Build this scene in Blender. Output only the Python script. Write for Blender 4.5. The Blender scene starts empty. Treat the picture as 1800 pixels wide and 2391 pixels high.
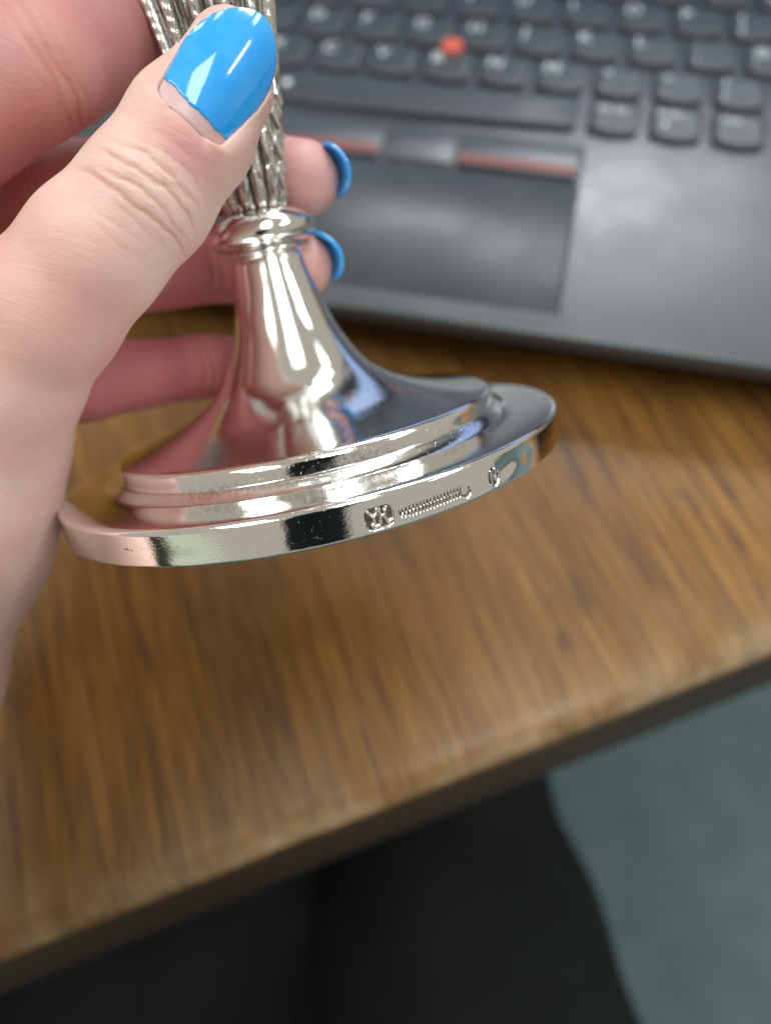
import bpy, bmesh, math, random
import numpy as np
from mathutils import Matrix, Vector

random.seed(4); rng = np.random.default_rng(4)
scene = bpy.context.scene
col = scene.collection
# ------------------------------------------------------------------ units: drawings below are in mm, world is in m
Z0 = 752.0                                # desk top (z = -22 mm in the drawings) stands 0.73 m over the floor
def wv(p): return Vector((p[0]/1000, p[1]/1000, (p[2]+Z0)/1000))
def wa(a):
    a = np.array(a, float).copy(); a[:, 2] += Z0; return a/1000

# ------------------------------------------------------------------ camera
CAM = ([40.69, -227.31, 155.48], [[0.9747, 0.2194, -0.04268], [-0.1767, 0.8733, 0.45402], [0.13688, -0.43499, 0.88997]])
cam = bpy.data.cameras.new('camera'); cam_o = bpy.data.objects.new('camera', cam); col.objects.link(cam_o)
R3 = Matrix([CAM[1][0], CAM[1][1], CAM[1][2]]).transposed()
M4 = R3.to_4x4(); M4.translation = wv(CAM[0]); cam_o.matrix_world = M4
cam.sensor_fit = 'HORIZONTAL'; cam.sensor_width = 36.0; cam.lens = 36.0*1729/1800
cam.clip_start = 0.004; cam.clip_end = 50
cam.dof.use_dof = True; cam.dof.focus_distance = 0.0995; cam.dof.aperture_fstop = 11.5
scene.camera = cam_o
scene.render.resolution_x = 770; scene.render.resolution_y = 1024

# ------------------------------------------------------------------ light
world = bpy.data.worlds.new('World'); scene.world = world; world.use_nodes = True
world.node_tree.nodes['Background'].inputs[0].default_value = (0.39, 0.368, 0.318, 1)
world.node_tree.nodes['Background'].inputs[1].default_value = 1.0
def ceiling_panel(x, y, z, sx, sy, L, color, rot=0.0):
    l = bpy.data.lights.new('ceiling_light', 'AREA'); l.shape = 'RECTANGLE'
    l.size = sx/1000; l.size_y = sy/1000; l.energy = L*math.pi*(sx*sy/1e6)*1.0; l.color = color
    o = bpy.data.objects.new('ceiling_light', l); col.objects.link(o)
    o.location = wv((x, y, z)); o.rotation_euler = (0, 0, rot)
    return o
DAY = (0.93, 1.0, 1.0)
ceiling_panel(-740, -790, 1700, 640, 1400, 6.5, DAY, 0.50)
ceiling_panel(490, -290, 1700, 470, 1250, 6.5, DAY, 0.60)
ceiling_panel(1850, 560, 1700, 300, 900, 16.0, DAY)
ceiling_panel(-430, 2150, 1700, 800, 640, 30.0, (0.92, 0.98, 1.0))
ceiling_panel(385, 1620, 1700, 760, 560, 19.0, (0.92, 0.98, 1.0))  # extra panel, added to put glare on the palm rest and desk
ceiling_panel(1150, 1450, 1700, 330, 330, 8.0, DAY)
scene.view_settings.view_transform = 'Standard'; scene.view_settings.look = 'None'
scene.view_settings.exposure = 0.12; scene.view_settings.gamma = 1.0

# ------------------------------------------------------------------ helpers
def link(name, me, parent=None, mat=None, smooth=True):
    o = bpy.data.objects.new(name, me); col.objects.link(o)
    if parent is not None: o.parent = parent
    if mat is not None and not me.materials: me.materials.append(mat)
    if smooth: me.shade_smooth()
    return o
def tag(o, label=None, cat=None, group=None, kind=None):
    if label: o['label'] = label
    if cat: o['category'] = cat
    if group: o['group'] = group
    if kind: o['kind'] = kind
    return o
def mesh_np(name, v, f):
    me = bpy.data.meshes.new(name)
    v = np.asarray(v, np.float32)
    me.vertices.add(len(v)); me.vertices.foreach_set('co', v.ravel())
    f = np.asarray(f, np.int32); n, k = f.shape
    me.loops.add(n*k); me.loops.foreach_set('vertex_index', f.ravel())
    me.polygons.add(n); me.polygons.foreach_set('loop_start', np.arange(0, n*k, k, dtype=np.int32))
    me.update(calc_edges=True); me.validate()
    return me
def empty(name, loc):
    o = bpy.data.objects.new(name, None); col.objects.link(o); o.location = loc; o.empty_display_size = 0.02
    return o
def frame(X, Y, Z, org):
    m = Matrix([X, Y, Z]).transposed().to_4x4(); m.translation = wv(org); return m
def grid_faces(nu, nv, wrap_u=False):
    i, j = np.meshgrid(np.arange(nu if wrap_u else nu-1), np.arange(nv-1), indexing='ij')
    i2 = (i+1) % nu
    return np.stack([i*nv+j, i2*nv+j, i2*nv+j+1, i*nv+j+1], -1).reshape(-1, 4)
def rbox(sx, sy, sz, bev=0.001, seg=2):
    bm = bmesh.new(); bmesh.ops.create_cube(bm, size=1)
    bmesh.ops.scale(bm, vec=(sx, sy, sz), verts=bm.verts)
    if bev: bmesh.ops.bevel(bm, geom=bm.edges[:], offset=bev, segments=seg, profile=0.5, affect='EDGES')
    return bm
def bm_mesh(bm, name):
    me = bpy.data.meshes.new(name); bm.to_mesh(me); bm.free(); return me

# ------------------------------------------------------------------ materials
class NT:
    def __init__(s, name):
        s.m = bpy.data.materials.new(name); s.m.use_nodes = True; s.t = s.m.node_tree
        s.b = s.t.nodes['Principled BSDF']
    def n(s, t, **kw):
        x = s.t.nodes.new(t)
        for k, v in kw.items():
            if k in x.inputs: x.inputs[k].default_value = v
            else: setattr(x, k, v)
        return x
    def l(s, a, b): s.t.links.new(a, b)
    def set(s, **kw):
        for k, v in kw.items(): s.b.inputs[k.replace('_', ' ')].default_value = v
    def obj(s, scale=(1, 1, 1), rot=(0, 0, 0)):
        tc = s.n('ShaderNodeTexCoord'); mp = s.n('ShaderNodeMapping')
        mp.inputs['Scale'].default_value = scale; mp.inputs['Rotation'].default_value = rot
        s.l(tc.outputs['Object'], mp.inputs[0]); return mp.outputs[0]
    def noise(s, vec, scale, detail=4, rough=0.55, dist=0.0):
        x = s.n('ShaderNodeTexNoise'); x.inputs['Scale'].default_value = scale; x.inputs['Detail'].default_value = detail
        x.inputs['Roughness'].default_value = rough; x.inputs['Distortion'].default_value = dist
        s.l(vec, x.inputs['Vector']); return x.outputs[0]
    def ramp(s, fac, pts):
        x = s.n('ShaderNodeValToRGB'); e = x.color_ramp.elements
        while len(e) < len(pts): e.new(0.5)
        for el, (p, c) in zip(e, pts):
            el.position = p; el.color = c if len(c) == 4 else (*c, 1)
        s.l(fac, x.inputs[0]); return x.outputs[0]
    def mix(s, fac, a, b, mode='MIX'):
        x = s.n('ShaderNodeMix', data_type='RGBA', blend_type=mode)
        for sock, v in ((x.inputs[0], fac), (x.inputs[6], a), (x.inputs[7], b)):
            if hasattr(v, 'links'): s.l(v, sock)
            else: sock.default_value = v if not isinstance(v, tuple) or len(v) == 4 else (*v, 1)
        return x.outputs[2]
    def math(s, op, a, b=None):
        x = s.n('ShaderNodeMath', operation=op)
        for sock, v in ((x.inputs[0], a), (x.inputs[1], b)):
            if v is None: continue
            if hasattr(v, 'links'): s.l(v, sock)
            else: sock.default_value = v
        return x.outputs[0]
    def bump(s, h, strength, dist, prev=None):
        x = s.n('ShaderNodeBump'); x.inputs['Strength'].default_value = strength; x.inputs['Distance'].default_value = dist
        s.l(h, x.inputs['Height'])
        if prev: s.l(prev, x.inputs['Normal'])
        return x.outputs[0]
    def attr(s, name):
        x = s.n('ShaderNodeAttribute'); x.attribute_name = name; return x.outputs['Fac']

def mat_plain(name, c, rough=0.5, spec=0.5, metal=0.0, **kw):
    t = NT(name); t.set(Base_Color=(*c, 1), Roughness=rough, Metallic=metal); t.b.inputs['Specular IOR Level'].default_value = spec
    for k, v in kw.items(): t.b.inputs[k.replace('_', ' ')].default_value = v
    return t.m

def mat_silver():
    t = NT('polished_silver'); t.set(Metallic=1.0)
    v = t.obj()
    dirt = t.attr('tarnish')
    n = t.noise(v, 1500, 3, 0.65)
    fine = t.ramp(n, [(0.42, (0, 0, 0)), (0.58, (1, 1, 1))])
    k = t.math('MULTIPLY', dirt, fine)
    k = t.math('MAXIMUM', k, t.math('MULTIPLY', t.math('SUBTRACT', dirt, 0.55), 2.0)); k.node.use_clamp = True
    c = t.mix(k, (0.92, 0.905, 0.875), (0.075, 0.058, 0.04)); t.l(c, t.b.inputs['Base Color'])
    sm = t.noise(v, 160, 3)
    r = t.n('ShaderNodeMapRange'); r.inputs[1].default_value = 0.35; r.inputs[2].default_value = 0.7; r.inputs[3].default_value = 0.035; r.inputs[4].default_value = 0.10
    t.l(sm, r.inputs[0])
    rr = t.math('ADD', r.outputs[0], t.math('MULTIPLY', k, 0.35)); t.l(rr, t.b.inputs['Roughness'])
    # hairline polishing scratches round the piece and slow hand-polished waviness
    tc = t.n('ShaderNodeTexCoord'); sp = t.n('ShaderNodeSeparateXYZ'); t.l(tc.outputs['Object'], sp.inputs[0])
    ang = t.math('ARCTAN2', sp.outputs[1], sp.outputs[0]); cb = t.n('ShaderNodeCombineXYZ')
    t.l(t.math('MULTIPLY', ang, 0.012), cb.inputs[0]); t.l(sp.outputs[2], cb.inputs[1])
    rad = t.math('SQRT', t.math('ADD', t.math('MULTIPLY', sp.outputs[0], sp.outputs[0]), t.math('MULTIPLY', sp.outputs[1], sp.outputs[1])))
    t.l(rad, cb.inputs[2])
    sc = t.noise(cb.outputs[0], 5000, 2)
    wav = t.noise(v, 60, 2)
    b = t.bump(sc, 0.09, 0.00016); b = t.bump(wav, 0.25, 0.00025, b)
    speck = t.ramp(t.noise(v, 2600, 1), [(0.735, (0, 0, 0)), (0.75, (1, 1, 1))])
    b = t.bump(speck, 0.3, 0.00006, b)
    t.l(b, t.b.inputs['Normal'])
    return t.m

def mat_skin():
    t = NT('skin'); v = t.obj()
    big = t.noise(v, 38, 3); mid = t.noise(v, 140, 4); red = t.attr('redness')
    base = t.mix(t.ramp(big, [(0.35, (0, 0, 0)), (0.65, (1, 1, 1))]), (0.76, 0.485, 0.42), (0.83, 0.60, 0.53))
    base = t.mix(t.math('MULTIPLY', t.ramp(mid, [(0.4, (0, 0, 0)), (0.7, (1, 1, 1))]), 0.55), base, (0.72, 0.38, 0.335))
    base = t.mix(t.math('MULTIPLY', red, 0.85), base, (0.52, 0.095, 0.12))
    crease = t.attr('crease')
    base = t.mix(t.math('MULTIPLY', crease, 0.55), base, (0.64, 0.31, 0.19))
    t.l(base, t.b.inputs['Base Color'])
    t.set(Subsurface_Weight=0.38, Subsurface_Scale=0.0024, Roughness=0.46)
    t.b.inputs['Subsurface Radius'].default_value = (1.0, 0.36, 0.2); t.b.inputs['Specular IOR Level'].default_value = 0.42
    # skin relief: fine cells, lines that run across the digits, soft lumps
    vor = t.n('ShaderNodeTexVoronoi', feature='DISTANCE_TO_EDGE'); vor.inputs['Scale'].default_value = 1700
    wob = t.n('ShaderNodeVectorMath', operation='ADD')
    nz = t.n('ShaderNodeTexNoise'); nz.inputs['Scale'].default_value = 420; t.l(v, nz.inputs[0])
    sc = t.n('ShaderNodeVectorMath', operation='SCALE'); sc.inputs['Scale'].default_value = 0.0011; t.l(nz.outputs['Color'], sc.inputs[0])
    st = t.obj((1, 0.62, 1), LINE_ROT)
    t.l(st, wob.inputs[0]); t.l(sc.outputs[0], wob.inputs[1]); t.l(wob.outputs[0], vor.inputs['Vector'])
    cells = t.ramp(vor.outputs['Distance'], [(0.0, (0, 0, 0)), (0.16, (1, 1, 1))])
    lines = t.noise(t.obj((0.22, 2.4, 0.6), LINE_ROT), 420, 4, 0.62, 0.9)
    b = t.bump(cells, 0.16, 0.00008)
    b = t.bump(lines, 0.55, 0.00030, b)
    b = t.bump(t.noise(v, 900, 3), 0.18, 0.00015, b)
    t.l(b, t.b.inputs['Normal'])
    return t.m

def mat_wood():
    t = NT('oak_veneer')
    v = t.obj((1.0, 0.035, 0.035), (0, 0, GRAIN))
    v2 = t.obj((1.0, 0.12, 0.12), (0, 0, GRAIN)); v3 = t.obj()
    g1 = t.noise(v, 430, 7, 0.68, 0.8); g2 = t.noise(v, 620, 4, 0.7); g3 = t.noise(v2, 26, 4, 0.5)
    c = t.ramp(g1, [(0.30, (0.088, 0.035, 0.007)), (0.45, (0.18, 0.081, 0.015)), (0.58, (0.265, 0.128, 0.026)), (0.72, (0.36, 0.188, 0.047))])
    pores = t.ramp(g2, [(0.33, (1, 1, 1)), (0.45, (0, 0, 0))])
    c = t.mix(t.math('MULTIPLY', pores, 0.8), c, (0.05, 0.022, 0.010))
    st = t.noise(t.obj((1.0, 0.10, 0.10), (0, 0, GRAIN)), 230, 3, 0.5, 1.4)
    c = t.mix(t.math('MULTIPLY', t.ramp(st, [(0.58, (0, 0, 0)), (0.67, (1, 1, 1))]), 0.72), c, (0.05, 0.021, 0.013))
    c = t.mix(t.math('MULTIPLY', t.ramp(g3, [(0.4, (0, 0, 0)), (0.62, (1, 1, 1))]), 0.5), c, (0.125, 0.056, 0.021))
    blot = t.noise(v3, 13, 4, 0.6); c = t.mix(t.math('MULTIPLY', t.ramp(blot, [(0.4, (0, 0, 0)), (0.65, (1, 1, 1))]), 0.35), c, (0.16, 0.080, 0.030))
    fine = t.noise(v, 1500, 3, 0.7); c = t.mix(0.55, c, t.ramp(fine, [(0.3, (0.30, 0.27, 0.24)), (0.7, (0.75, 0.72, 0.68))]), 'OVERLAY')
    wear_highlight = t.attr('wear_highlight')
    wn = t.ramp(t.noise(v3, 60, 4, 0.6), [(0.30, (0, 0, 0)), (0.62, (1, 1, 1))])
    wk = t.math('MULTIPLY', wear_highlight, wn)
    c = t.mix(t.math('MULTIPLY', wk, 0.85), c, (0.50, 0.37, 0.235))  # pale edge wear, strengthened to paint in the lip's highlight too
    t.l(c, t.b.inputs['Base Color'])
    sm = t.noise(v3, 18, 4)
    r = t.n('ShaderNodeMapRange'); r.inputs[3].default_value = 0.28; r.inputs[4].default_value = 0.50; r.inputs[1].default_value = 0.3; r.inputs[2].default_value = 0.7
    t.l(sm, r.inputs[0]); t.l(r.outputs[0], t.b.inputs['Roughness'])
    t.b.inputs['Specular IOR Level'].default_value = 0.33
    b = t.bump(g2, 0.25, 0.0003); b = t.bump(t.noise(v3, 45, 3), 0.15, 0.001, b); t.l(b, t.b.inputs['Normal'])
    return t.m

def mat_carpet():
    t = NT('teal_carpet'); v = t.obj()
    a = t.noise(v, 24, 5, 0.6); b_ = t.noise(v, 420, 3, 0.7)
    c = t.ramp(a, [(0.3, (0.165, 0.225, 0.25)), (0.55, (0.20, 0.27, 0.29)), (0.75, (0.245, 0.30, 0.295))])
    c = t.mix(t.math('MULTIPLY', b_, 0.6), c, (0.12, 0.19, 0.21)); t.l(c, t.b.inputs['Base Color']); t.set(Roughness=0.95)
    t.b.inputs['Specular IOR Level'].default_value = 0.1
    t.l(t.bump(b_, 0.8, 0.004), t.b.inputs['Normal']); return t.m

def mat_cloth():
    t = NT('black_trouser_cloth'); v = t.obj()
    a = t.noise(v, 18, 4); b_ = t.noise(v, 1600, 2)
    c = t.ramp(a, [(0.3, (0.006, 0.0075, 0.009)), (0.7, (0.013, 0.015, 0.0155))]); t.l(c, t.b.inputs['Base Color'])
    t.set(Roughness=0.85, Sheen_Weight=0.0, Sheen_Roughness=0.5); t.b.inputs['Specular IOR Level'].default_value = 0.2
    t.l(t.bump(b_, 0.4, 0.0006), t.b.inputs['Normal']); return t.m

def mat_deck(name, c, rough, coat=0.0):
    t = NT(name); v = t.obj(); n = t.noise(v, 35, 4); f = t.noise(v, 3500, 2)
    t.l(t.mix(n, tuple(x*0.85 for x in c), tuple(min(1, x*1.15) for x in c)), t.b.inputs['Base Color'])
    r = t.n('ShaderNodeMapRange'); r.inputs[1].default_value = 0.3; r.inputs[2].default_value = 0.7
    r.inputs[3].default_value = rough-0.05; r.inputs[4].default_value = rough+0.07; t.l(n, r.inputs[0]); t.l(r.outputs[0], t.b.inputs['Roughness'])
    t.l(t.bump(f, 0.08, 0.0001), t.b.inputs['Normal']); t.b.inputs['Specular IOR Level'].default_value = 1.0
    return t.m

# ------------------------------------------------------------------ implicit surfaces -> mesh (surface nets)
def surface_nets(vol, org, h):
    s = vol < 0
    nx, ny, nz = vol.shape
    acc = np.zeros((nx-1, ny-1, nz-1, 3), np.float32); cnt = np.zeros((nx-1, ny-1, nz-1), np.float32)
    for ax in range(3):
        a = [slice(None)]*3; b = [slice(None)]*3; a[ax] = slice(0, -1); b[ax] = slice(1, None)
        va, vb = vol[tuple(a)], vol[tuple(b)]
        idx = np.argwhere(s[tuple(a)] != s[tuple(b)])
        fa = va[tuple(idx.T)]; fb = vb[tuple(idx.T)]; tt = fa/(fa-fb)
        p = idx.astype(np.float32); p[:, ax] += tt
        o = [k for k in range(3) if k != ax]
        for d0 in (0, -1):
            for d1 in (0, -1):
                c = idx.copy(); c[:, o[0]] += d0; c[:, o[1]] += d1
                ok = ((c >= 0) & (c < np.array([nx-1, ny-1, nz-1]))).all(1)
                np.add.at(acc, tuple(c[ok].T), p[ok]); np.add.at(cnt, tuple(c[ok].T), 1)
    act = cnt > 0
    ids = -np.ones(act.shape, np.int64); ids[act] = np.arange(act.sum())
    verts = acc[act]/cnt[act][:, None]*h + org
    faces = []
    for ax in range(3):
        a = [slice(None)]*3; b = [slice(None)]*3; a[ax] = slice(0, -1); b[ax] = slice(1, None)
        sa, sb = s[tuple(a)], s[tuple(b)]
        o1, o2 = (ax+1) % 3, (ax+2) % 3
        for flip in (False, True):
            idx = np.argwhere((sa & ~sb) if not flip else (~sa & sb))
            q = []
            for d in ((-1, -1), (0, -1), (0, 0), (-1, 0)):
                c = idx.copy(); c[:, o1] += d[0]; c[:, o2] += d[1]; q.append(c)
            ok = np.ones(len(idx), bool)
            for c in q: ok &= ((c >= 0) & (c < np.array(act.shape))).all(1)
            f = np.stack([ids[tuple(c[ok].T)] for c in q], 1)
            if flip: f = f[:, ::-1]
            faces.append(f)
    return verts, np.concatenate(faces)
def smin(a, b, k):
    hh = np.clip(0.5+0.5*(b-a)/k, 0, 1); return b*(1-hh)+a*hh-k*hh*(1-hh)
def cone_d(P, a, b, ra, rb, n=None, flat=1.0):
    a = np.array(a, np.float32); b = np.array(b, np.float32); ab = b-a; q = P-a
    if n is not None:
        n = np.array(n, np.float32); q = q+(flat-1)*(q@n)[..., None]*n
    t = np.clip((q@ab)/(ab@ab), 0, 1); t = t*t*(3-2*t)*0.35+t*0.65
    d = q-t[..., None]*ab
    return np.sqrt((d*d).sum(-1))-(ra+(rb-ra)*t)
def subdivided(me, levels):
    o = bpy.data.objects.new('work_piece', me); col.objects.link(o)
    md = o.modifiers.new('s', 'SUBSURF'); md.levels = levels; md.render_levels = levels
    dg = bpy.context.evaluated_depsgraph_get(); m2 = bpy.data.meshes.new_from_object(o.evaluated_get(dg))
    bpy.data.objects.remove(o); return m2
def getco(me):
    v = np.empty(len(me.vertices)*3, np.float32); me.vertices.foreach_get('co', v); return v.reshape(-1, 3)
def getno(me):
    v = np.empty(len(me.vertices)*3, np.float32); me.vertex_normals.foreach_get('vector', v); return v.reshape(-1, 3)
def setattr_f(me, name, val):
    a = me.attributes.new(name, 'FLOAT', 'POINT'); a.data.foreach_set('value', np.asarray(val, np.float32))

# ================================================================== floor and desk
floor_v = [(-6, -6, 0), (6, -6, 0), (6, 6, 0), (-6, 6, 0)]
fl = link('floor', mesh_np('floor', floor_v, [(0, 1, 2, 3)]), None, mat_carpet()); tag(fl, 'dark teal carpet floor under the desk', kind='structure')

GRAIN = math.radians(0)
E0 = np.array((29.6, -213.0, -22.0)); EX = np.array((0.8403, 0.5422, 0)); EY = np.array((-0.5422, 0.8403, 0))
desk = empty('desk', wv((E0[0], E0[1], -22.0)))
desk.location.z = 0; desk.rotation_euler = (0, 0, math.atan2(EX[1], EX[0]))
tag(desk, 'worn brown oak desk with a chipped rounded front edge, laptop on top', 'desk')
TH = 30.0
def desk_top():
    prof = [(700, 0)] + [(y, 0) for y in np.linspace(420, 9, 24)]
    r = 7.0
    prof += [(r-r*math.sin(t), -r+r*math.cos(t)) for t in np.linspace(0, math.pi/2, 9)]
    prof += [(0.0, -8.0), (0.8, -9.5), (2.0, -10.0), (30.0, -10.0), (30.0, -TH), (700, -TH)]
    xs = np.concatenate([[-700], np.linspace(-260, 260, 261), [900]])
    P = np.array(prof); nv = len(P)
    V = np.zeros((len(xs), nv, 3)); V[..., 0] = xs[:, None]; V[..., 1] = P[None, :, 0]; V[..., 2] = P[None, :, 1]
    nz = np.convolve(rng.normal(size=len(xs)+8), np.ones(5)/5, 'same')[4:-4]
    for j in range(nv):
        y, z = P[j]
        if y < 6 and -9.1 < z: V[:, j, 1] += np.maximum(0, nz-0.75)*0.8*(1 if y < 5 else .5); V[:, j, 2] -= np.maximum(0, nz-0.75)*0.5
    V[..., 2] += 730
    wear_highlight = np.exp(-np.maximum(0, V[..., 1]-1.5)/4.0)*(V[..., 2] > 724.5)*np.clip(0.75+0.25*nz[:, None]+V[..., 0]/400, 0, 1.0)
    F = grid_faces(len(xs), nv)[:, ::-1]
    me = mesh_np('desk_top', V.reshape(-1, 3)/1000, F); setattr_f(me, 'wear_highlight', wear_highlight.reshape(-1))
    return me
wood = mat_wood()
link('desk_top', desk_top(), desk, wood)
o = link('front_rail', bm_mesh(rbox(1.5, .022, .092, .0015), 'front_rail'), desk, mat_plain('shaded_rail_wood', (0.062, 0.036, 0.015), 0.6)); o.location = (0.1, 0.0116, 0.73-0.0562)  # rail wood darkened to stand in for the shade of the unbuilt torso
for sx in (-650, 850):
    me = bm_mesh(rbox(0.03, 0.60, 0.699, 0.002), 'side_panel'); o = link('side_panel', me, desk, wood, False)
    o.location = (sx/1000, 0.37, 0.35)

# ================================================================== laptop
LX0, LX1, LYF, LYB = -178.0, 187.0, -90.5, 128.0
lap = empty('laptop', wv((4, 20, -22)))
tag(lap, 'open black laptop with red pointing stick, lettered keys and lit screen on the desk', 'laptop')
m_deck = mat_deck('laptop_deck', (0.034, 0.041, 0.050), 0.36)
m_pad = mat_deck('touchpad_surface', (0.05, 0.058, 0.066), 0.27)
m_pad.node_tree.nodes['Principled BSDF'].inputs['Specular IOR Level'].default_value = 0.22
m_key = mat_deck('key_plastic', (0.028, 0.036, 0.043), 0.42)
m_dark = mat_plain('dark_plastic', (0.012, 0.012, 0.013), 0.5)
m_red = mat_plain('red_stripe', (0.24, 0.05, 0.05), 0.5)
m_cap = mat_plain('red_rubber', (0.75, 0.13, 0.09), 0.6)
m_print = mat_plain('white_print', (0.80, 0.83, 0.86), 0.5)
def lobj(name, me, parent, loc, mat, smooth=True):
    o = link(name, me, parent, mat, smooth)
    base = Vector((4, 20, -22)) if parent is lap else Vector((0, 0, 0))
    o.location = (Vector(loc)-base)/1000; return o
def slab(w, h, d, bev): return bm_mesh(rbox(w/1000, h/1000, d/1000, bev/1000, 3), 'slab')
# base: deck with a thinner undercut body and rubber feet
lobj('deck', slab(LX1-LX0, LYB-LYF, 6.0, 1.6), lap, ((LX0+LX1)/2, (LYB+LYF)/2, -4.2), m_deck)
lobj('underbody', slab(LX1-LX0-8, LYB-LYF-10, 11.0, 2.0), lap, ((LX0+LX1)/2, (LYB+LYF)/2+3, -12.6), m_dark)
for fx in (LX0+30, LX1-30):
    for fy in (LYF+18, LYB-18): lobj('rubber_foot', slab(26, 9, 4.2, .8), lap, (fx, fy, -20.0), m_dark)
# keys
P = 19.05; RP = 18.5
def key_mesh(w, h=15.6, d=2.2):
    bm = bmesh.new(); r = 1.6; pts = []
    n = 8
    def corner(cx, cy, a0, rr):
        for k in range(5):
            t = a0+math.pi/2*k/4; pts.append((cx+rr*math.cos(t), cy+rr*math.sin(t)))
    hw, hh = w/2, h/2
    corner(hw-r, hh-r, 0, r); corner(-hw+r, hh-r, math.pi/2, r)
    rb = 2.6
    corner(-hw+rb, -hh+rb+1.0, math.pi, rb)
    for k in range(1, n):                          # the smile-shaped near edge
        x = -hw+rb+(2*hw-2*rb)*k/n; pts.append((x, -hh+1.0-1.1*(1-((x)/(hw-rb+1e-6))**2)))
    corner(hw-rb, -hh+rb+1.0, 1.5*math.pi, rb)
    low = [bm.verts.new((x/1000, y/1000, 0)) for x, y in pts]
    mid = [bm.verts.new((x/1000, y/1000, (d-.4)/1000)) for x, y in pts]
    top = [bm.verts.new((x*(1-.5/hw)/1000, y*(1-.5/hh)/1000, d/1000)) for x, y in pts]
    inn = [bm.verts.new((x*.6/1000, y*.6/1000, (d-.22)/1000)) for x, y in pts]
    N = len(pts)
    for A, B in ((low, mid), (mid, top), (top, inn)):
        for i in range(N): bm.faces.new((A[i], A[(i+1) % N], B[(i+1) % N], B[i]))
    bm.faces.new(inn)
    return bm_mesh(bm, 'key')
glyphs = {}
def glyph(txt, size):
    k = (txt, size)
    if k not in glyphs:
        cu = bpy.data.curves.new('legend', 'FONT'); cu.body = txt; cu.size = size/1000; cu.extrude = 0.00002; cu.resolution_u = 3
        o = bpy.data.objects.new('legend', cu); col.objects.link(o)
        dg = bpy.context.evaluated_depsgraph_get(); me = bpy.data.meshes.new_from_object(o.evaluated_get(dg))
        bpy.data.objects.remove(o); me.materials.clear(); me.materials.append(m_print); glyphs[k] = me
    return glyphs[k]
kmesh = {}
def put_key(cx, cy, legends=(), w=15.8, h=15.6):
    k = (round(w, 1), h)
    if k not in kmesh: kmesh[k] = key_mesh(w, h); kmesh[k].materials.append(m_key)
    o = lobj('key', kmesh[k], lap, (cx, cy, -1.3), m_key)
    for txt, dx, dy, size in legends:
        g = link('legend', glyph(txt, size), o, None, False); g.location = ((-w/2+dx)/1000, (h/2-dy)/1000, 0.00221)
    return o
def letter(ch): return [(ch, 2.0, 7.0, 7.0)]
def two(a, b): return [(a, 2.4, 6.2, 5.4), (b, 2.4, 12.6, 5.4)]
for i, ch in enumerate('ZXCVBNM'): put_key((i-4)*P, RP, letter(ch))
for i, (a, b) in enumerate((('<', ','), ('>', '.'), ('?', '/'))): put_key((i+3)*P, RP, two(a, b))
put_key(-5*P, RP, two('|', '\\')); put_key(-6.15*P, RP, [('Shift', 2, 6, 3.6)], 22); put_key(6.9*P, RP, [('Shift', 2, 6, 3.6)], 47)
for i, ch in enumerate('ASDFGHJKL'): put_key((i-4.5)*P, 2*RP, letter(ch))
put_key(4.5*P, 2*RP, two(':', ';')); put_key(5.5*P, 2*RP, two('@', "'")); put_key(6.5*P, 2*RP, two('~', '#'))
put_key(-5.75*P, 2*RP, [('Caps', 2, 6, 3.6)], 26); put_key(7.65*P, 2.0*RP, [('Enter', 2, 6, 3.6)], 20)
for i, ch in enumerate('QWERTYUIOP'): put_key((i-4.75)*P, 3*RP, letter(ch))
put_key(5.25*P, 3*RP, two('{', '[')); put_key(6.25*P, 3*RP, two('}', ']')); put_key(-5.9*P, 3*RP, [('Tab', 2, 6, 3.6)], 22); put_key(7.5*P, 3*RP, (), 26)
for i, (a, b) in enumerate(zip('!"\u00a3$%^&*()_+', '1234567890-=')): put_key((i-5.25)*P, 4*RP, two(a, b))
put_key(-6.25*P, 4*RP, two('\u00ac', '`')); put_key(7.2*P, 4*RP, [('Bksp', 2, 6, 3.6)], 36)
for i in range(14): put_key((i-6.1)*P, 5*RP-3, [('Esc' if i == 0 else 'F%d' % i if i < 13 else 'Del', 2, 5.6, 3.4)], 15.8, 10.0)
put_key(-6.0, 0, (), 103.5)
sp = [o for o in lap.children if o.name.startswith('key')][-1]
bm = bmesh.new(); bmesh.ops.create_circle(bm, cap_ends=True, radius=0.0016, segments=16)
g = link('legend', bm_mesh(bm, 'lamp_mark'), sp, m_print, False); g.location = (-0.0455, 0.0005, 0.00215)
put_key(3*P, 0, [('Alt Gr', 2.0, 5.4, 3.7)]); put_key(4*P, 0, [('PrtSc', 2.0, 5.0, 3.7), ('\u2022', 3.2, 11.8, 7.0)]); put_key(5*P, 0, [('Ctrl', 2.0, 5.4, 3.7)])
put_key(-3.7*P, 0, [('Alt', 2, 5.4, 3.7)]); put_key(-4.7*P, 0); put_key(-5.75*P, 0, [('Ctrl', 2, 5.4, 3.7)], 20); put_key(-6.8*P, 0, [('Fn', 2, 5.4, 3.7)])
put_key(6.2*P, -1.5, [('<', 5, 9, 5)]); put_key(7.2*P, -10.5, [('v', 5, 9, 5)], 15.8, 9); put_key(8.2*P, -1.5, [('>', 5, 9, 5)])
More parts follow.
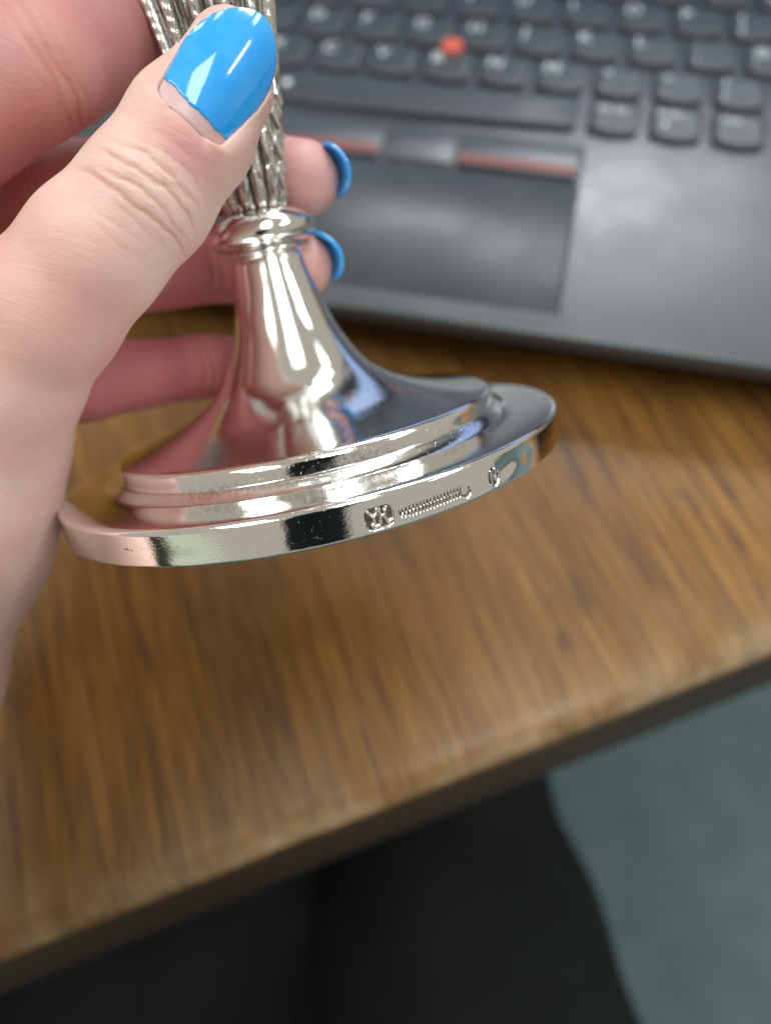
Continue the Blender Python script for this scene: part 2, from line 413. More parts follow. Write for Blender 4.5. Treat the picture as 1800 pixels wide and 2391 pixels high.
# pointing stick
def lathe(prof, seg=32, cap=True):
    Pp = np.array(prof, float); t = np.linspace(0, 2*np.pi, seg, endpoint=False)
    V = np.stack([Pp[None, :, 0]*np.cos(t)[:, None], Pp[None, :, 0]*np.sin(t)[:, None], np.repeat(Pp[None, :, 1], seg, 0)], -1)
    return V.reshape(-1, 3), grid_faces(seg, len(Pp), True)
V, F = lathe([(0.01, 3.9), (2.4, 3.7), (3.5, 3.1), (4.0, 2.2), (3.8, 1.0), (3.2, 0.3), (3.0, -1.2)])
lobj('pointing_stick', mesh_np('stick_cap', V/1000, F[:, ::-1]), lap, (0, 1.5*RP, -1.2), m_cap)
# buttons with red stripes
def button(x0, x1, stripe, skew=0):
    w = x1-x0-0.8
    b = lobj('pointer_button', slab(w, 14.6, 2.2, .5), lap, ((x0+x1)/2, -21.8, -0.9), m_deck)
    if stripe:
        s = link('red_stripe', slab(w-1.6, 3.4, 0.3, .1), b, m_red, False); s.location = (0, -0.0046, 0.00112)
button(-51, -12.7, True); button(10.7, 49, True)
lobj('pointer_button', slab(22.4, 14.6, 1.6, .5), lap, (-1.0, -21.8, -1.0), m_deck)
lobj('touchpad', slab(100, 52.8, 1.6, .6), lap, (-1.0, -56.4, -1.75), m_pad)
for x in (-51.4, 49.4): lobj('touchpad_gap', slab(0.9, 69, 0.5, .1), lap, (x, -48.5, -1.15), m_dark, False)
# lid with a lit screen
TILT = math.radians(24)
lid = link('lid', slab(LX1-LX0, 7.0, 238, 2.0), lap, m_dark); lid.rotation_euler = (-TILT, 0, 0)
lid.location = (Vector(((LX0+LX1)/2, LYB+2+119*math.sin(TILT), 119*math.cos(TILT)-1))-Vector((4, 20, -22)))/1000
t = NT('lit_screen'); t.set(Base_Color=(0.02, 0.02, 0.025, 1), Roughness=0.3); t.b.inputs['Emission Color'].default_value = (0.36, 0.52, 0.92, 1); t.b.inputs['Emission Strength'].default_value = 0.75
scn = link('screen', slab(LX1-LX0-20, 1.0, 200, .3), lid, mat_plain('dark_screen', (0.012, 0.014, 0.018), 0.22), False); scn.location = (0, -0.0034, 0.004)
pan = link('lit_window', slab(LX1-LX0-24, 0.4, 78, .1), scn, t.m, False); pan.location = (0, -0.0006, -0.058)

# ================================================================== silver pedestal
ST = ([7.8, -163.21, 37.49], [[0.317, -0.62754, 0.71113], [0.89715, 0.44161, -0.01023], [-0.30762, 0.64123, 0.70299]])
silver = mat_silver()
ped = empty('silver_pedestal', wv(ST[0])); ped.matrix_world = frame(*ST[1], ST[0])
tag(ped, 'polished silver round foot with leafy stem and hallmarked rim, held between fingers', 'silverware')
def spline(pts, n):
    Pn = np.array(pts, float); Q = np.vstack([2*Pn[0]-Pn[1], Pn, 2*Pn[-1]-Pn[-2]]); out = []
    for i in range(1, len(Q)-2):
        for tt in np.linspace(0, 1, n, endpoint=False):
            a, b, c, d = Q[i-1], Q[i], Q[i+1], Q[i+2]
            out.append(0.5*(2*b+(c-a)*tt+(2*a-5*b+4*c-d)*tt**2+(3*b-a-3*c+d)*tt**3))
    out.append(Pn[-1]); return [tuple(x) for x in out]
def rev(name, prof, seg, parent=ped):
    V, F = lathe(prof, seg); return V, F
# --- foot: rim with punched hallmarks
def seg_d(X, Y, a, b):
    ax, ay = a; bx, by = b; dx, dy = bx-ax, by-ay; L = dx*dx+dy*dy+1e-9
    t = np.clip(((X-ax)*dx+(Y-ay)*dy)/L, 0, 1); return np.hypot(X-ax-t*dx, Y-ay-t*dy)
def poly_d(X, Y, pts):
    d = np.full(X.shape, 9.0)
    for a, b in zip(pts[:-1], pts[1:]): d = np.minimum(d, seg_d(X, Y, a, b))
    return d
def rrect(X, Y, cx, cy, hx, hy, r):
    qx = np.abs(X-cx)-hx+r; qy = np.abs(Y-cy)-hy+r
    return np.hypot(np.maximum(qx, 0), np.maximum(qy, 0))+np.minimum(np.maximum(qx, qy), 0)-r
sst = lambda x, a, b: (lambda t: t*t*(3-2*t))(np.clip((x-a)/(b-a), 0, 1))
def marks(X, Y):
    """Depth in mm (negative = punched in) over arc X and height Y; second value: grime in the recesses."""
    h = np.zeros(X.shape); g = np.zeros(X.shape)
    # maker's mark: rounded square with two raised gothic letters
    d = rrect(X, Y, 6.55, 1.95, 1.9, 1.5, 0.9); m = sst(-d, -0.05, 0.12)
    wob = 0.08*np.sin(X*9+Y*5)
    dy = poly_d(X, Y, [(5.25, 2.95), (5.75, 2.2), (6.25, 2.35), (6.5, 3.1)]); dy = np.minimum(dy, poly_d(X, Y, [(5.95, 2.25), (5.9, 1.5), (5.55, 0.95), (6.2, 0.8)]))
    dk = poly_d(X, Y, [(6.75, 3.1), (6.85, 2.0), (6.6, 0.85)]); dk = np.minimum(dk, poly_d(X, Y, [(7.75, 3.05), (7.3, 2.1), (7.85, 0.9), (8.15, 1.2)])); dk = np.minimum(dk, poly_d(X, Y, [(6.85, 2.0), (7.3, 2.1)]))
    dl = np.minimum(dy, dk)+wob*0.5; lt = sst(dl, 0.26, 0.12)
    h += -0.30*m+0.27*m*lt; g = np.maximum(g, m*(1-lt)*0.95)
    # zigzag assay scratch
    zx = np.clip((X-9.3)/(18.9-9.3), 0, 1); per = 18; ph = np.abs(((zx*per) % 1)-0.5)*4-1
    amp = 0.58*(0.5+0.5*np.clip(zx*5, 0, 1)); yc = 1.62+0.22*zx; zz = np.abs(Y-yc-amp*ph)/1.6
    inx = ((X > 9.3) & (X < 18.9)); z = sst(zz, 0.30, 0.08)*inx
    h += -0.22*z; g = np.maximum(g, z*0.95)
    # crescent punch
    d1 = np.hypot((X-19.75), (Y-1.45)*1.0)-0.85; d2 = np.hypot(X-19.5, Y-1.95)-0.75; c = sst(np.maximum(d1, -d2), 0.06, -0.10)
    h += -0.24*c; g = np.maximum(g, c*0.85)
    # oval punch with an N
    d = np.hypot((X-25.2)/1.15, (Y-1.95)/1.5)-1.0; m = sst(-d, -0.04, 0.12)
    dn = poly_d(X, Y, [(24.75, 0.95), (24.75, 2.8), (25.7, 1.15), (25.7, 2.9)]); lt = sst(dn, 0.24, 0.11)
    h += -0.28*m+0.26*m*lt; g = np.maximum(g, m*(1-lt)*0.95)
    h += 0.05*np.exp(-((np.abs(d)-0.02)/0.08)**2)
    # knocks and dents of old age
    for (x, y, s, a) in ((27.6, 2.4, 2.2, -0.16), (30.5, 1.6, 1.8, 0.10), (33.5, 2.6, 1.6, -0.14), (13, 3.0, 2.5, -0.04), (-6, 2, 4, 0.05), (22.3, 2.4, 1.2, -0.05), (-20, 1.2, 3, -0.06)):
        h += a*np.exp(-(((X-x)/s)**2+((Y-y)/1.1)**2))
    return h, g
RR = 44.4
th = np.concatenate([np.radians(np.arange(-46, 4.0, 0.55)), np.radians(np.arange(4.0, 38.0, 0.115)), np.radians(np.arange(38.0, 314.0, 1.2))])
zr = np.concatenate([[-0.2, -0.1, 0.05], np.arange(0.20, 4.65, 0.08), [4.7, 4.85, 5.0, 5.14, 5.26, 5.34, 5.38]])
def rim_r(z):
    r = np.full(z.shape, RR); lo = z < 0.4; r[lo] -= 0.6*(1-np.sqrt(np.clip(1-((0.4-z[lo])/0.6)**2, 0, 1)))
    hi = z > 4.6; r[hi] -= 0.9*(1-np.sqrt(np.clip(1-((z[hi]-4.6)/0.8)**2, 0, 1))); return r
topp = [(RR-1.1, 5.42), (RR-2.2, 5.46), (RR-4, 5.50), (38.6, 5.53), (37.4, 5.58)]
botp = [(43.4, -0.2), (41.5, 0.1), (38, 1.6), (20, 3.5), (0.05, 4.2)]
TT, ZZ = np.meshgrid(th, zr, indexing='ij')
hh, gg = marks(TT*RR, ZZ-0.1)
fade = sst(ZZ, 0.05, 0.5)*sst(ZZ, 5.2, 4.4); hh *= fade; gg *= fade
r_ = np.repeat(rim_r(zr)[None], len(th), 0)+hh
cols = [(np.full(len(th), r), np.full(len(th), z)) for r, z in botp[::-1]]
rr = np.concatenate([np.stack([c[0] for c in cols], 1), r_, np.stack([np.full(len(th), r) for r, z in topp], 1)], 1)
zz_ = np.concatenate([np.stack([c[1] for c in cols], 1), ZZ, np.stack([np.full(len(th), z) for r, z in topp], 1)], 1)
g_ = np.concatenate([np.zeros((len(th), len(botp))), gg, np.zeros((len(th), len(topp)))], 1)
V = np.stack([rr*np.cos(th)[:, None], rr*np.sin(th)[:, None], zz_], -1).reshape(-1, 3)
F = grid_faces(len(th), rr.shape[1], True)
A_ = (th[:, None]*RR*np.ones((1, rr.shape[1])))
spots = np.zeros(A_.shape)
for (x, y, sx, sy, a) in ((-29.8, 2.75, .75, .16, .95), (-28.9, 2.6, .4, .12, .8), (-23.6, 2.9, .35, .3, .8), (-22.2, 3.1, .9, .10, .75), (-20.9, 3.0, .25, .15, .8), (-26.5, 2.9, .3, .1, .7), (-32, 3.0, .2, .12, .7), (-9.6, 2.6, .12, .1, .7), (-18.5, 2.7, .5, .12, .45)):
    spots = np.maximum(spots, a*np.exp(-(((A_-x)/sx)**2+((zz_-y)/sy)**2)**2))
me = mesh_np('foot_rim', V/1000, F); setattr_f(me, 'tarnish', np.maximum(g_, spots).reshape(-1))
link('foot_rim', me, ped, silver)
# --- step and spreading cone
stepp = spline([(37.4, 5.58), (36.3, 5.70), (35.6, 5.98), (34.9, 6.42), (34.15, 7.0)], 4)+[(33.95, 7.06), (33.8, 7.1), (33.74, 7.25), (33.72, 7.8), (33.7, 8.7), (33.62, 9.25), (33.4, 9.6), (33.0, 9.85), (32.5, 9.98), (31.8, 10.09)]
flare = spline([(31.8, 10.09), (28.9, 10.62), (24.9, 11.5), (20.8, 12.75), (16.6, 14.8), (13.4, 17.4), (11.0, 21.0), (9.0, 25.2), (7.72, 29.6), (6.7, 34.0), (6.25, 36.9)], 8)
prof = stepp[:-1]+flare
V, F = lathe(prof, 300)
zc = V[:, 2]; ang = np.arctan2(V[:, 1], V[:, 0])
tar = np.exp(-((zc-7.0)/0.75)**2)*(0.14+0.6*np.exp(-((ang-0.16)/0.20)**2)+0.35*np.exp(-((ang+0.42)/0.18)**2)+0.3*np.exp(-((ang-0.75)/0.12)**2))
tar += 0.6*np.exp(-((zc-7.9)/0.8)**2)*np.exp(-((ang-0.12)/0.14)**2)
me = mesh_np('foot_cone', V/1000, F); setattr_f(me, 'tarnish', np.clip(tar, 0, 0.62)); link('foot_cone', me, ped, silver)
# --- collar
colp = spline([(6.2, 36.9), (6.0, 37.4), (6.15, 37.9), (6.45, 38.2), (6.55, 38.5), (6.45, 38.85), (6.4, 39.1)], 3)[:-1]
colp += spline([(6.4, 39.1), (7.5, 39.35), (8.4, 39.85), (8.9, 40.7), (8.98, 41.6), (8.7, 42.6), (8.1, 43.45), (7.3, 44.15), (6.4, 44.6), (5.6, 44.75), (4.9, 44.8)], 4)
V, F = lathe(colp, 160); me = mesh_np('collar', V/1000, F)
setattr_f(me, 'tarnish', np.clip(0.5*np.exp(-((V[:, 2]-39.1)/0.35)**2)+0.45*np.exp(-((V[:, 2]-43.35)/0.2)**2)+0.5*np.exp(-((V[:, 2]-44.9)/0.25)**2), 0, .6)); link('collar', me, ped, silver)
# --- stem: bundled stalks clad in overlapping leaf tips that point down, flaring upward
NT_, NZ_ = 600, 420
zs = np.linspace(44.6, 122, NZ_); tt = np.linspace(0, 2*np.pi, NT_, endpoint=False)
base = np.interp(zs, [44.6, 46, 50, 56, 62, 68, 74, 80, 90, 105, 122], [4.5, 4.9, 5.35, 6.1, 7.0, 7.8, 8.7, 9.7, 11.6, 14.6, 17.0])
T, Zs = np.meshgrid(tt, zs, indexing='ij')
NS = 13
tw = T+0.0*Zs
cph = (tw*NS/(2*np.pi)); ci = np.floor(cph); cx = (cph-ci)*2-1            # across each stalk, -1..1
hsh = np.sin(ci*12.9898)*43758.5453; hsh = hsh-np.floor(hsh)
stalk = 0.85*np.sqrt(np.clip(1-cx**2*0.92, 0, 1))
per = 4.3+1.1*hsh
def leafrow(shift, side):
    ly = ((-(Zs-44)/per)+hsh*3+shift) % 1.0                                   # 0 at root (top) -> 1 at tip (bottom)
    c = (cx-side*0.35)/0.72
    half = np.where(ly < 0.35, 0.50+ly*0.9, 0.815*np.clip((1-ly)/0.65, 0, 1)**0.7)
    ins = sst(half-np.abs(c), 0.0, 0.16)
    return ins*(0.10+0.85*ly)*(1-0.35*np.abs(c))+ins*0.10*np.exp(-(c/0.15)**2)
low = np.maximum(leafrow(0.0, 1), leafrow(0.5, -1))
rope = 0.03*np.sin(cx*7.0+(Zs*3.6)+ci*2.3+0.8*np.sin(Zs*0.9+ci))*np.sqrt(np.clip(1-cx**2, 0, 1))
k = sst(Zs, 60, 67)
narrow = np.sqrt(np.clip(1-(cx/0.42)**2, 0, 1)); upper = 1.5*narrow+rope*narrow*1.2+0.35*np.exp(-((np.abs(cx)-0.8)/0.2)**2)*(0.5+0.5*np.sin(Zs*0.9+ci*2))
disp = (1-k)*(stalk+low*0.8)+k*upper
R_ = base[None]+disp*np.interp(zs, [44.6, 46.5, 50, 122], [0.35, 0.8, 1.0, 1.8])[None]-0.45
V = np.stack([R_*np.cos(T), R_*np.sin(T), Zs], -1).reshape(-1, 3); F = grid_faces(NT_, NZ_, True)
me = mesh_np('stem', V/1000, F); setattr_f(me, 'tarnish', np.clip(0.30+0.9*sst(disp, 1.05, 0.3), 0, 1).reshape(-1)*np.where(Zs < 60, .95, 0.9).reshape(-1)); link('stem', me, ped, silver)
# --- plain bowl above the frame
bp = spline([(17.5, 121.5), (21, 126), (25, 134), (27, 146), (28, 160)], 6)+[(27.2, 160.4)]+spline([(26.6, 160), (25.6, 146), (23.6, 134.5), (18, 127), (0.05, 125)], 6)
V, F = lathe(bp, 96); link('bowl', mesh_np('bowl', V/1000, F), ped, silver)

# ================================================================== the phone that takes the picture (mirrored in the silver rim)
ph = empty('smartphone', wv(CAM[0])); rx, ry, rz = (np.array(v) for v in CAM[1])
pc = np.array(CAM[0])+rz*30-ry*58+rx*8
ph.matrix_world = frame(CAM[1][0], CAM[1][1], CAM[1][2], pc)
tag(ph, 'dark slim phone facing the silver foot, mirrored in its rim', 'phone')
m_ph = mat_plain('phone_back', (0.036, 0.048, 0.056), 0.35)
link('back_cover', bm_mesh(rbox(.074, .156, .0085, .0035, 4), 'back_cover'), ph, m_ph)
o = link('camera_bar', bm_mesh(rbox(.074, .024, .0025, .001, 3), 'camera_bar'), ph, mat_plain('camera_glass', (0.01, 0.01, 0.012), 0.1)); o.location = (0, .050, -.0052)

# ================================================================== person: the left hand that holds the pedestal
CH = {'thumb': [([-5.75, -131.53, 94.27], 5.4), ([-5.78, -135.87, 92.15], 6.7), ([-9.07, -141.88, 89.16], 8.55), ([-13.8, -151.17, 85.01], 8.95), ([-19.77, -159.0, 81.31], 9.45), ([-26.31, -166.96, 76.18], 10.2), ([-40.25, -176.93, 64.46], 14.2)], 'index': [([-22.51, -89.15, 81.04], 7.2), ([-29.21, -112.09, 85.47], 8.4), ([-33.95, -135.65, 92.66], 9.7), ([-57.44, -147.81, 83.59], 11.5)], 'middle': [([-1.53, -122.75, 67.01], 6.4), ([-17.12, -115.27, 60.71], 7.1), ([-43.69, -133.85, 66.95], 8.6), ([-84.14, -136.79, 51.51], 10.3)], 'ring': [([0.07, -134.57, 58.74], 5.9), ([-15.94, -130.61, 51.9], 6.7), ([-35.78, -145.84, 61.0], 7.8), ([-74.06, -148.6, 45.31], 10)], 'pinky': [([-10.92, -140.64, 36.11], 5.2), ([-18.92, -147.84, 41.69], 5.8), ([-35.47, -160.42, 49.33], 7.2), ([-72.7, -161.93, 36.33], 9)], 'thenar': [([-36.74, -173.44, 67.88], 12.6), ([-45.9, -181.21, 58.74], 18.6), ([-48.1, -194.35, 51.54], 20), ([-56.82, -219.0, 39.71], 20)], 'palm_index': [([-57.44, -147.81, 83.59], 11.5), ([-58.45, -218.86, 37.78], 20)], 'palm_middle': [([-84.14, -136.79, 51.51], 10.6), ([-60.07, -218.72, 35.85], 20)], 'palm_ring': [([-74.06, -148.6, 45.31], 10.5), ([-68.82, -209.26, 23.84], 18)], 'palm_pinky': [([-72.7, -161.93, 36.33], 10), ([-70.39, -209.01, 21.96], 16)], 'forearm': [([-58.45, -218.86, 37.78], 20), ([-69.18, -309.93, 51.1], 27)]}
NAILS = {'thumb': ([-3.14, -139.97, 96.71], [0.32923, 0.91963, 0.2142], [0.58345, -0.37649, 0.71962]), 'middle': ([-1.53, -122.75, 67.01], [0.58177, -0.56359, 0.58644], [0.73699, 0.67029, -0.08694]), 'ring': ([0.07, -134.57, 58.74], [0.58177, -0.56359, 0.58644], [0.70007, 0.71403, -0.00829])}
def build_hand():
    h = 0.75
    allp = np.array([p for k, c in CH.items() if k != 'forearm' for p, r in c]); lo = allp.min(0)-30; hi = allp.max(0)+30
    lo = np.maximum(lo, np.array(CH['forearm'][0][0])-np.array((60, 75, 60)))
    n = np.ceil((hi-lo)/h).astype(int)
    ax = [lo[i]+h*np.arange(n[i]) for i in range(3)]
    G = np.stack(np.meshgrid(*ax, indexing='ij'), -1).astype(np.float32)
    tn = np.array(NAILS['thumb'][2])
    def chain(name, k=1.5, sub=None):
        c = CH[name]; d = None; pts = [np.array(p) for p, r in c]
        for i in range(len(c)-1):
            (a, ra), (b, rb) = c[i], c[i+1]
            fl = (tn, 1.16) if name == 'thumb' and i < 2 else (None, 1.0)
            # only evaluate near the segment
            bb0 = np.minimum(a, b)-max(ra, rb)-14; bb1 = np.maximum(a, b)+max(ra, rb)+14
            i0 = np.clip(((bb0-lo)/h).astype(int), 0, n); i1 = np.clip(((bb1-lo)/h).astype(int)+1, 0, n)
            sl = tuple(slice(x, y) for x, y in zip(i0, i1))
            if d is None: d = np.full(tuple(n), 14.0, np.float32)
            if min(i1-i0) <= 0: continue
            q = cone_d(G[sl], a, b, ra, rb, *fl); d[sl] = smin(d[sl], q, k)
        return d
    palm = chain('palm_index', 3)
    for nm in ('palm_middle', 'palm_ring', 'palm_pinky', 'thenar', 'forearm'): palm = smin(palm, chain(nm, 3), 9.0)
    body = palm
    digits = None
    for nm, kk in (('thumb', 4.0), ('index', 4.0), ('middle', 4.0), ('ring', 4.0), ('pinky', 4.0)):
        d = chain(nm, 2.2)
        body = smin(body, d, kk if nm == 'thumb' else kk)
    v, f = surface_nets(body, lo, h)
    me = subdivided(mesh_np('person', v, f), 1)
    return me
def nail_frame(k):
    c, t, n = (np.array(x, float) for x in NAILS[k]); s = np.cross(t, n); return c, t, n, s
# outline of the thumb nail (mm; l runs from the cuticle to the free edge)
NL = 18.9; NC = 8.2
def nail_w(l):
    l = np.asarray(l, float); w = 4.75+1.2*np.clip(l/9, 0, 1)
    w = np.where(l < 1.6, w*np.sqrt(np.clip(1-((1.6-l)/1.6)**2*0.75, 0, 1)), w)
    e = np.clip((l-9.5)/(NL-9.5), 0, 1); return w*np.clip(1-e**2.3, 0, 1)**0.62
def nail_h(s, l): return -(s**2)/(2*6.9)-np.abs(s)**4/9000-((l-NC)**2)/(2*38)
hand_me = build_hand()
co = getco(hand_me).astype(np.float64); no = getno(hand_me).astype(np.float64)
c, tx, tn, ts = nail_frame('thumb')
q = co-c; l = q@tx+NC; s = q@ts; hn = q@tn
nf = no@tn
# nail bed and folds
w = nail_w(np.clip(l, 0, NL-0.01)); outd = np.maximum(np.abs(s)-w, np.maximum(-l, l-NL))
near = (np.abs(s) < 10) & (l > -6) & (l < NL+3) & (hn > -6) & (hn < 5) & (nf > -0.2)
H = nail_h(s, l); inside = sst(-outd, -0.25, 0.25)
dh = np.where(near, inside*(np.minimum(hn, H-0.45)-hn), 0)
foldH = np.where(near, (1-inside)*np.exp(-(np.maximum(outd, 0)/1.1)**2)*np.clip(H+0.45-hn, -0.8, 1.2)*0.85*(l < 9), 0)
co += (dh+foldH)[:, None]*tn
# creases over the thumb joint, in the thumb's own frame
jt = np.array(CH['thumb'][3][0]); jp = np.array(CH['thumb'][2][0]); ju = jp-jt; ju /= np.linalg.norm(ju)
jn = tn-ju*(tn@ju); jn /= np.linalg.norm(jn); js = np.cross(ju, jn)
q = co-jt; a_ = q@ju; b_ = q@js; up = no@jn
crease = np.zeros(len(co)); dz = np.zeros(len(co))
for (a0, curv, b0, b1, dep, sig) in ((4.9, -0.030, -5.0, 5.8, 0.15, 0.42), (3.2, -0.028, -6.5, 6.5, 0.30, 0.42), (1.2, -0.022, -6.8, 7.2, 0.40, 0.48), (-0.9, -0.018, -5.5, 7.4, 0.34, 0.45), (-2.7, -0.010, -7.5, 8.2, 0.42, 0.5), (-4.4, -0.004, -2.5, 6, 0.14, 0.4), (2.2, -0.02, -1, 4.5, 0.16, .3), (0.2, -.022, -4, 1.5, .16, .3), (6.4, -0.03, -4, 4, 0.08, .4), (-6.2, 0.0, -6, 3, 0.10, .4), (-8.0, 0.006, -4, 6, 0.08, .4)):
    wig = 0.22*np.sin(b_*0.55+a0*5.1)+0.10*np.sin(b_*1.5+a0*9.7)+0.05*np.sin(b_*3.1+a0*3)
    m = sst(b_, b0-1.8, b0+1.6)*sst(b_, b1+1.8, b1-1.6)*(up > 0.05)*(np.abs(q@jn) < 16)
    dep *= 0.95; g = np.exp(-((a_-a0-curv*b_**2*1.0-wig)/(sig*0.58))**2)*m
    crease = np.maximum(crease, g*dep/0.42); dz -= g*dep
    dz += m*dep*0.35*np.exp(-((a_-a0-curv*b_**2-wig-1.0)/0.6)**2)
co += dz[:, None]*jn*(up[:, None] > 0.05)
# cross lines on the inner side of the fingers at their joints
red = np.zeros(len(co))
for nm in ('index', 'middle', 'ring', 'pinky'):
    ch = CH[nm]
    for ji in (1, 2):
        p0, r0 = np.array(ch[ji][0]), ch[ji][1]; d0 = np.array(ch[ji-1][0])-p0; d1 = p0-np.array(ch[ji+1][0])
        u = d0/np.linalg.norm(d0)+d1/np.linalg.norm(d1); u /= np.linalg.norm(u)
        qq = co-p0; al = qq@u; nrm = np.linalg.norm(qq-al[:, None]*u, axis=1)
        m = (nrm < r0*1.35)
        for off, dep in ((-1.5, .30), (0.2, .42), (1.6, .2)):
            g = np.exp(-((al-off-0.3*np.sin(nrm*2+off+qq[:, 2]*.7))/0.45)**2)*m; co -= (g*dep)[:, None]*no; crease = np.maximum(crease, g*dep*1.6)
    pt, rt = np.array(ch[0][0]), ch[0][1]; red = np.maximum(red, np.exp(-(np.linalg.norm(co-pt, axis=1)/9.0)**2)*0.5)
    for ji in (0, 1, 2):
        pa, pb = np.array(ch[ji][0]), np.array(ch[min(ji+1, 3)][0]); ab = pb-pa; t_ = np.clip(((co-pa)@ab)/(ab@ab), 0, 1)
        red = np.maximum(red, (0.8 if nm == 'index' else 0.45 if ji == 0 else 0.95)*np.exp(-(np.linalg.norm(co-pa-t_[:, None]*ab, axis=1)/13.5)**4))  # deep red paints in the bounced light and shade between the fingers
qn = co-c; rl = qn@tx+NC; rs = qn@ts
red = np.maximum(red, 0.55*np.exp(-((rl+3.0)/3.2)**2-((rs-1)/5.5)**2))
red = np.maximum(red, 0.28*np.exp(-(((q@ju)+19)/7)**2))
org = np.array(CH['forearm'][0][0])
co2 = wa(co)-wa(org[None])
hand_me.vertices.foreach_set('co', co2.astype(np.float32).ravel()); hand_me.update()
setattr_f(hand_me, 'crease', np.clip(crease, 0, 1)); setattr_f(hand_me, 'redness', np.clip(red, 0, 1))
# skin lines lie across the thumb
LINE_ROT = tuple(-x for x in (0, 0, 0))
ju_w = Vector(ju); LINE_M = Matrix([js, ju, jn]); LINE_ROT = tuple(LINE_M.to_euler('XYZ'))
person = link('person', hand_me, None, mat_skin()); person.location = wv(org)
tag(person, 'left hand with blue nail polish gripping the silver stem, dark trousered lap below', 'person')

def shell(name, top, nrm, thick, mat, parent):
    """A thin curved plate from an (n, m, 3) grid of points in mm and its outward normals."""
    n, m, _ = top.shape; bot = top-nrm*thick
    V = np.concatenate([top.reshape(-1, 3), bot.reshape(-1, 3)]); F = [grid_faces(n, m), grid_faces(n, m)[:, ::-1]+n*m]
    ring = [i*m for i in range(n)]+[(n-1)*m+j for j in range(1, m)]+[i*m+m-1 for i in range(n-2, -1, -1)]+[j for j in range(m-2, 0, -1)]
    ring = np.array(ring); nx = np.roll(ring, -1); F.append(np.stack([ring, nx, nx+n*m, ring+n*m], 1)[:, ::-1])
    me = mesh_np(name, wa(V)-np.array(parent_world(parent)), np.concatenate(F)); o = link(name, me, parent, mat); return o
def parent_world(p):
    v = Vector((0, 0, 0)); o = p
    while o is not None: v = v+o.location; o = o.parent
    return v
m_bare = mat_plain('bare_nail', (0.70, 0.47, 0.465), 0.3, 0.5, Subsurface_Weight=0.3, Subsurface_Scale=0.001)
t = NT('blue_nail_polish'); v = t.obj(); nn = t.noise(v, 220, 3)
t.l(t.mix(t.ramp(nn, [(0.4, (0, 0, 0)), (0.65, (1, 1, 1))]), (0.010, 0.35, 0.92), (0.04, 0.40, 0.92)), t.b.inputs['Base Color'])
t.set(Roughness=0.12, Coat_Weight=1.0, Coat_Roughness=0.025); t.l(t.bump(t.noise(v, 330, 2), 0.30, 0.00012), t.b.inputs['Coat Normal'])
m_polish = t.m
def thumb_plate(l0f, l1, off, name, mat, parent, thick, nl=60, ns=44, ragged=False):
    S_, = (np.linspace(-1, 1, ns),)
    top = np.zeros((nl, ns, 3)); nr = np.zeros((nl, ns, 3))
    for j, sv in enumerate(S_):
        l0 = l0f(sv)
        u = np.linspace(0, 1, nl); ls = l0+(l1-l0)*(1-(1-u)**1.5)
        ww = nail_w(np.minimum(ls, NL-0.02)); s_ = sv*ww
        hgt = nail_h(s_, ls)+off
        top[:, j] = c+tx*(ls-NC)[:, None]+ts*s_[:, None]+tn*hgt[:, None]
        nrm = tn+ts*(s_/6.9)[:, None]+tx*((ls-NC)/38)[:, None]; nr[:, j] = nrm/np.linalg.norm(nrm, axis=1)[:, None]
    return shell(name, top, nr, thick, mat, parent)
rag = lambda sv: 1.9+0.85*sv*sv-0.25*sv+0.10*math.sin(sv*7)+0.06*math.sin(sv*17+1)+0.03*math.sin(sv*37)
nail = thumb_plate(lambda sv: 0.0, NL-0.25, 0.0, 'fingernail', m_bare, person, 0.5)
pol = thumb_plate(rag, NL, 0.14, 'nail_polish', m_polish, nail, 0.12, 70, 60); pol['label'] = 'glossy bright blue polish grown out from the cuticle'
def finger_nail(k, L=11.0, hw=4.9, over=1.2):
    c0, t0, n0, s0 = nail_frame(k); r = CH[k][0][1]
    nl, ns = 26, 25; top = np.zeros((nl, ns, 3)); nr = np.zeros((nl, ns, 3))
    for i, u in enumerate(np.linspace(0, 1, nl)):
        ll = r+over-L*(1-u)
        e = max(0, (u-0.62)/0.38); wk = hw*max(0.03, (1-e**2.6))**0.55*(1 if u > .12 else math.sqrt(max(0.05, 1-((.12-u)/.12)**2*.8)))
        for j, sv in enumerate(np.linspace(-1, 1, ns)):
            an = sv*wk/(r*0.95); rad = r+0.15-0.018*max(0, ll)**1.6
            d = n0*math.cos(an)+s0*math.sin(an); top[i, j] = c0+t0*ll+d*rad; nr[i, j] = d
    o = shell('fingernail', top, nr, 0.75, m_polish, person); return o
finger_nail('middle'); finger_nail('ring')

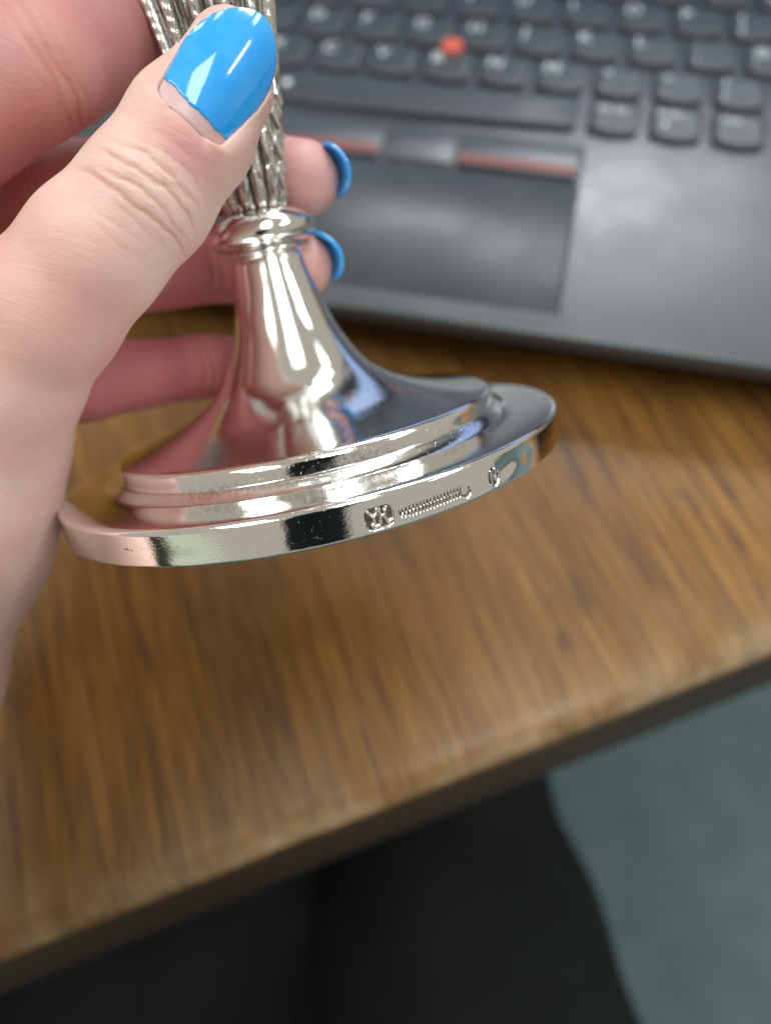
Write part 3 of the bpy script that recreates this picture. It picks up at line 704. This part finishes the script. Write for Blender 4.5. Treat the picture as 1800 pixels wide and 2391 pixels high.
# --- dark trousers: two thighs under the desk edge
def build_trousers():
    h = 4.0
    LEG = [[((45, -100, -720), 48), ((38, -166, -318), 62), ((66, -252, -328), 83), ((104, -345, -334), 92), ((130, -450, -338), 98)], [((-125, -90, -720), 48), ((-102, -145, -318), 72), ((-100, -250, -334), 90), ((-80, -450, -344), 112)]]
    pts = np.array([p for c in LEG for p, r in c]); lo = pts.min(0)-110; hi = pts.max(0)+110; n = np.ceil((hi-lo)/h).astype(int)
    G = np.stack(np.meshgrid(*[lo[i]+h*np.arange(n[i]) for i in range(3)], indexing='ij'), -1).astype(np.float32)
    d = None
    for cgn in LEG:
        dd = None
        for (a, ra), (b, rb) in zip(cgn[:-1], cgn[1:]):
            q = cone_d(G, a, b, ra, rb); dd = q if dd is None else smin(dd, q, 12)
        d = dd if d is None else smin(d, dd, 5)
    v, f = surface_nets(d, lo, h)
    v = v+np.stack([np.sin(v[:, 1]*.035+v[:, 2]*.06), np.sin(v[:, 0]*.05), 1.3*np.sin(v[:, 0]*.045+v[:, 1]*.05)], 1)*2.2
    return subdivided(mesh_np('trousers', wa(v)-np.array(wv(org)), f), 1)
tr = link('trousers', build_trousers(), person, mat_cloth())
# --- dark sleeve on the forearm
fa, fb = np.array(CH['forearm'][0][0]), np.array(CH['forearm'][1][0]); fd = (fb-fa)/np.linalg.norm(fb-fa)
fu = np.cross(fd, (0, 0, 1.0)); fu /= np.linalg.norm(fu); fv = np.cross(fd, fu)
rings = []
for k_, (dist, rr0) in enumerate(((48, 27), (46, 30), (50, 33), (70, 38), (100, 44), (150, 52), (200, 58), (250, 62))):
    rings.append([fa+fd*dist+(fu*math.cos(a)+fv*math.sin(a))*(rr0+0.9*math.sin(3*a+k_)) for a in np.linspace(0, 2*np.pi, 40, endpoint=False)])
V = np.array(rings).transpose(1, 0, 2); me = mesh_np('sleeve', wa(V.reshape(-1, 3))-np.array(wv(org)), grid_faces(40, 8, True)); link('sleeve', me, person, mat_plain('sage_knit', (0.36, 0.39, 0.31), 0.9, 0.2))
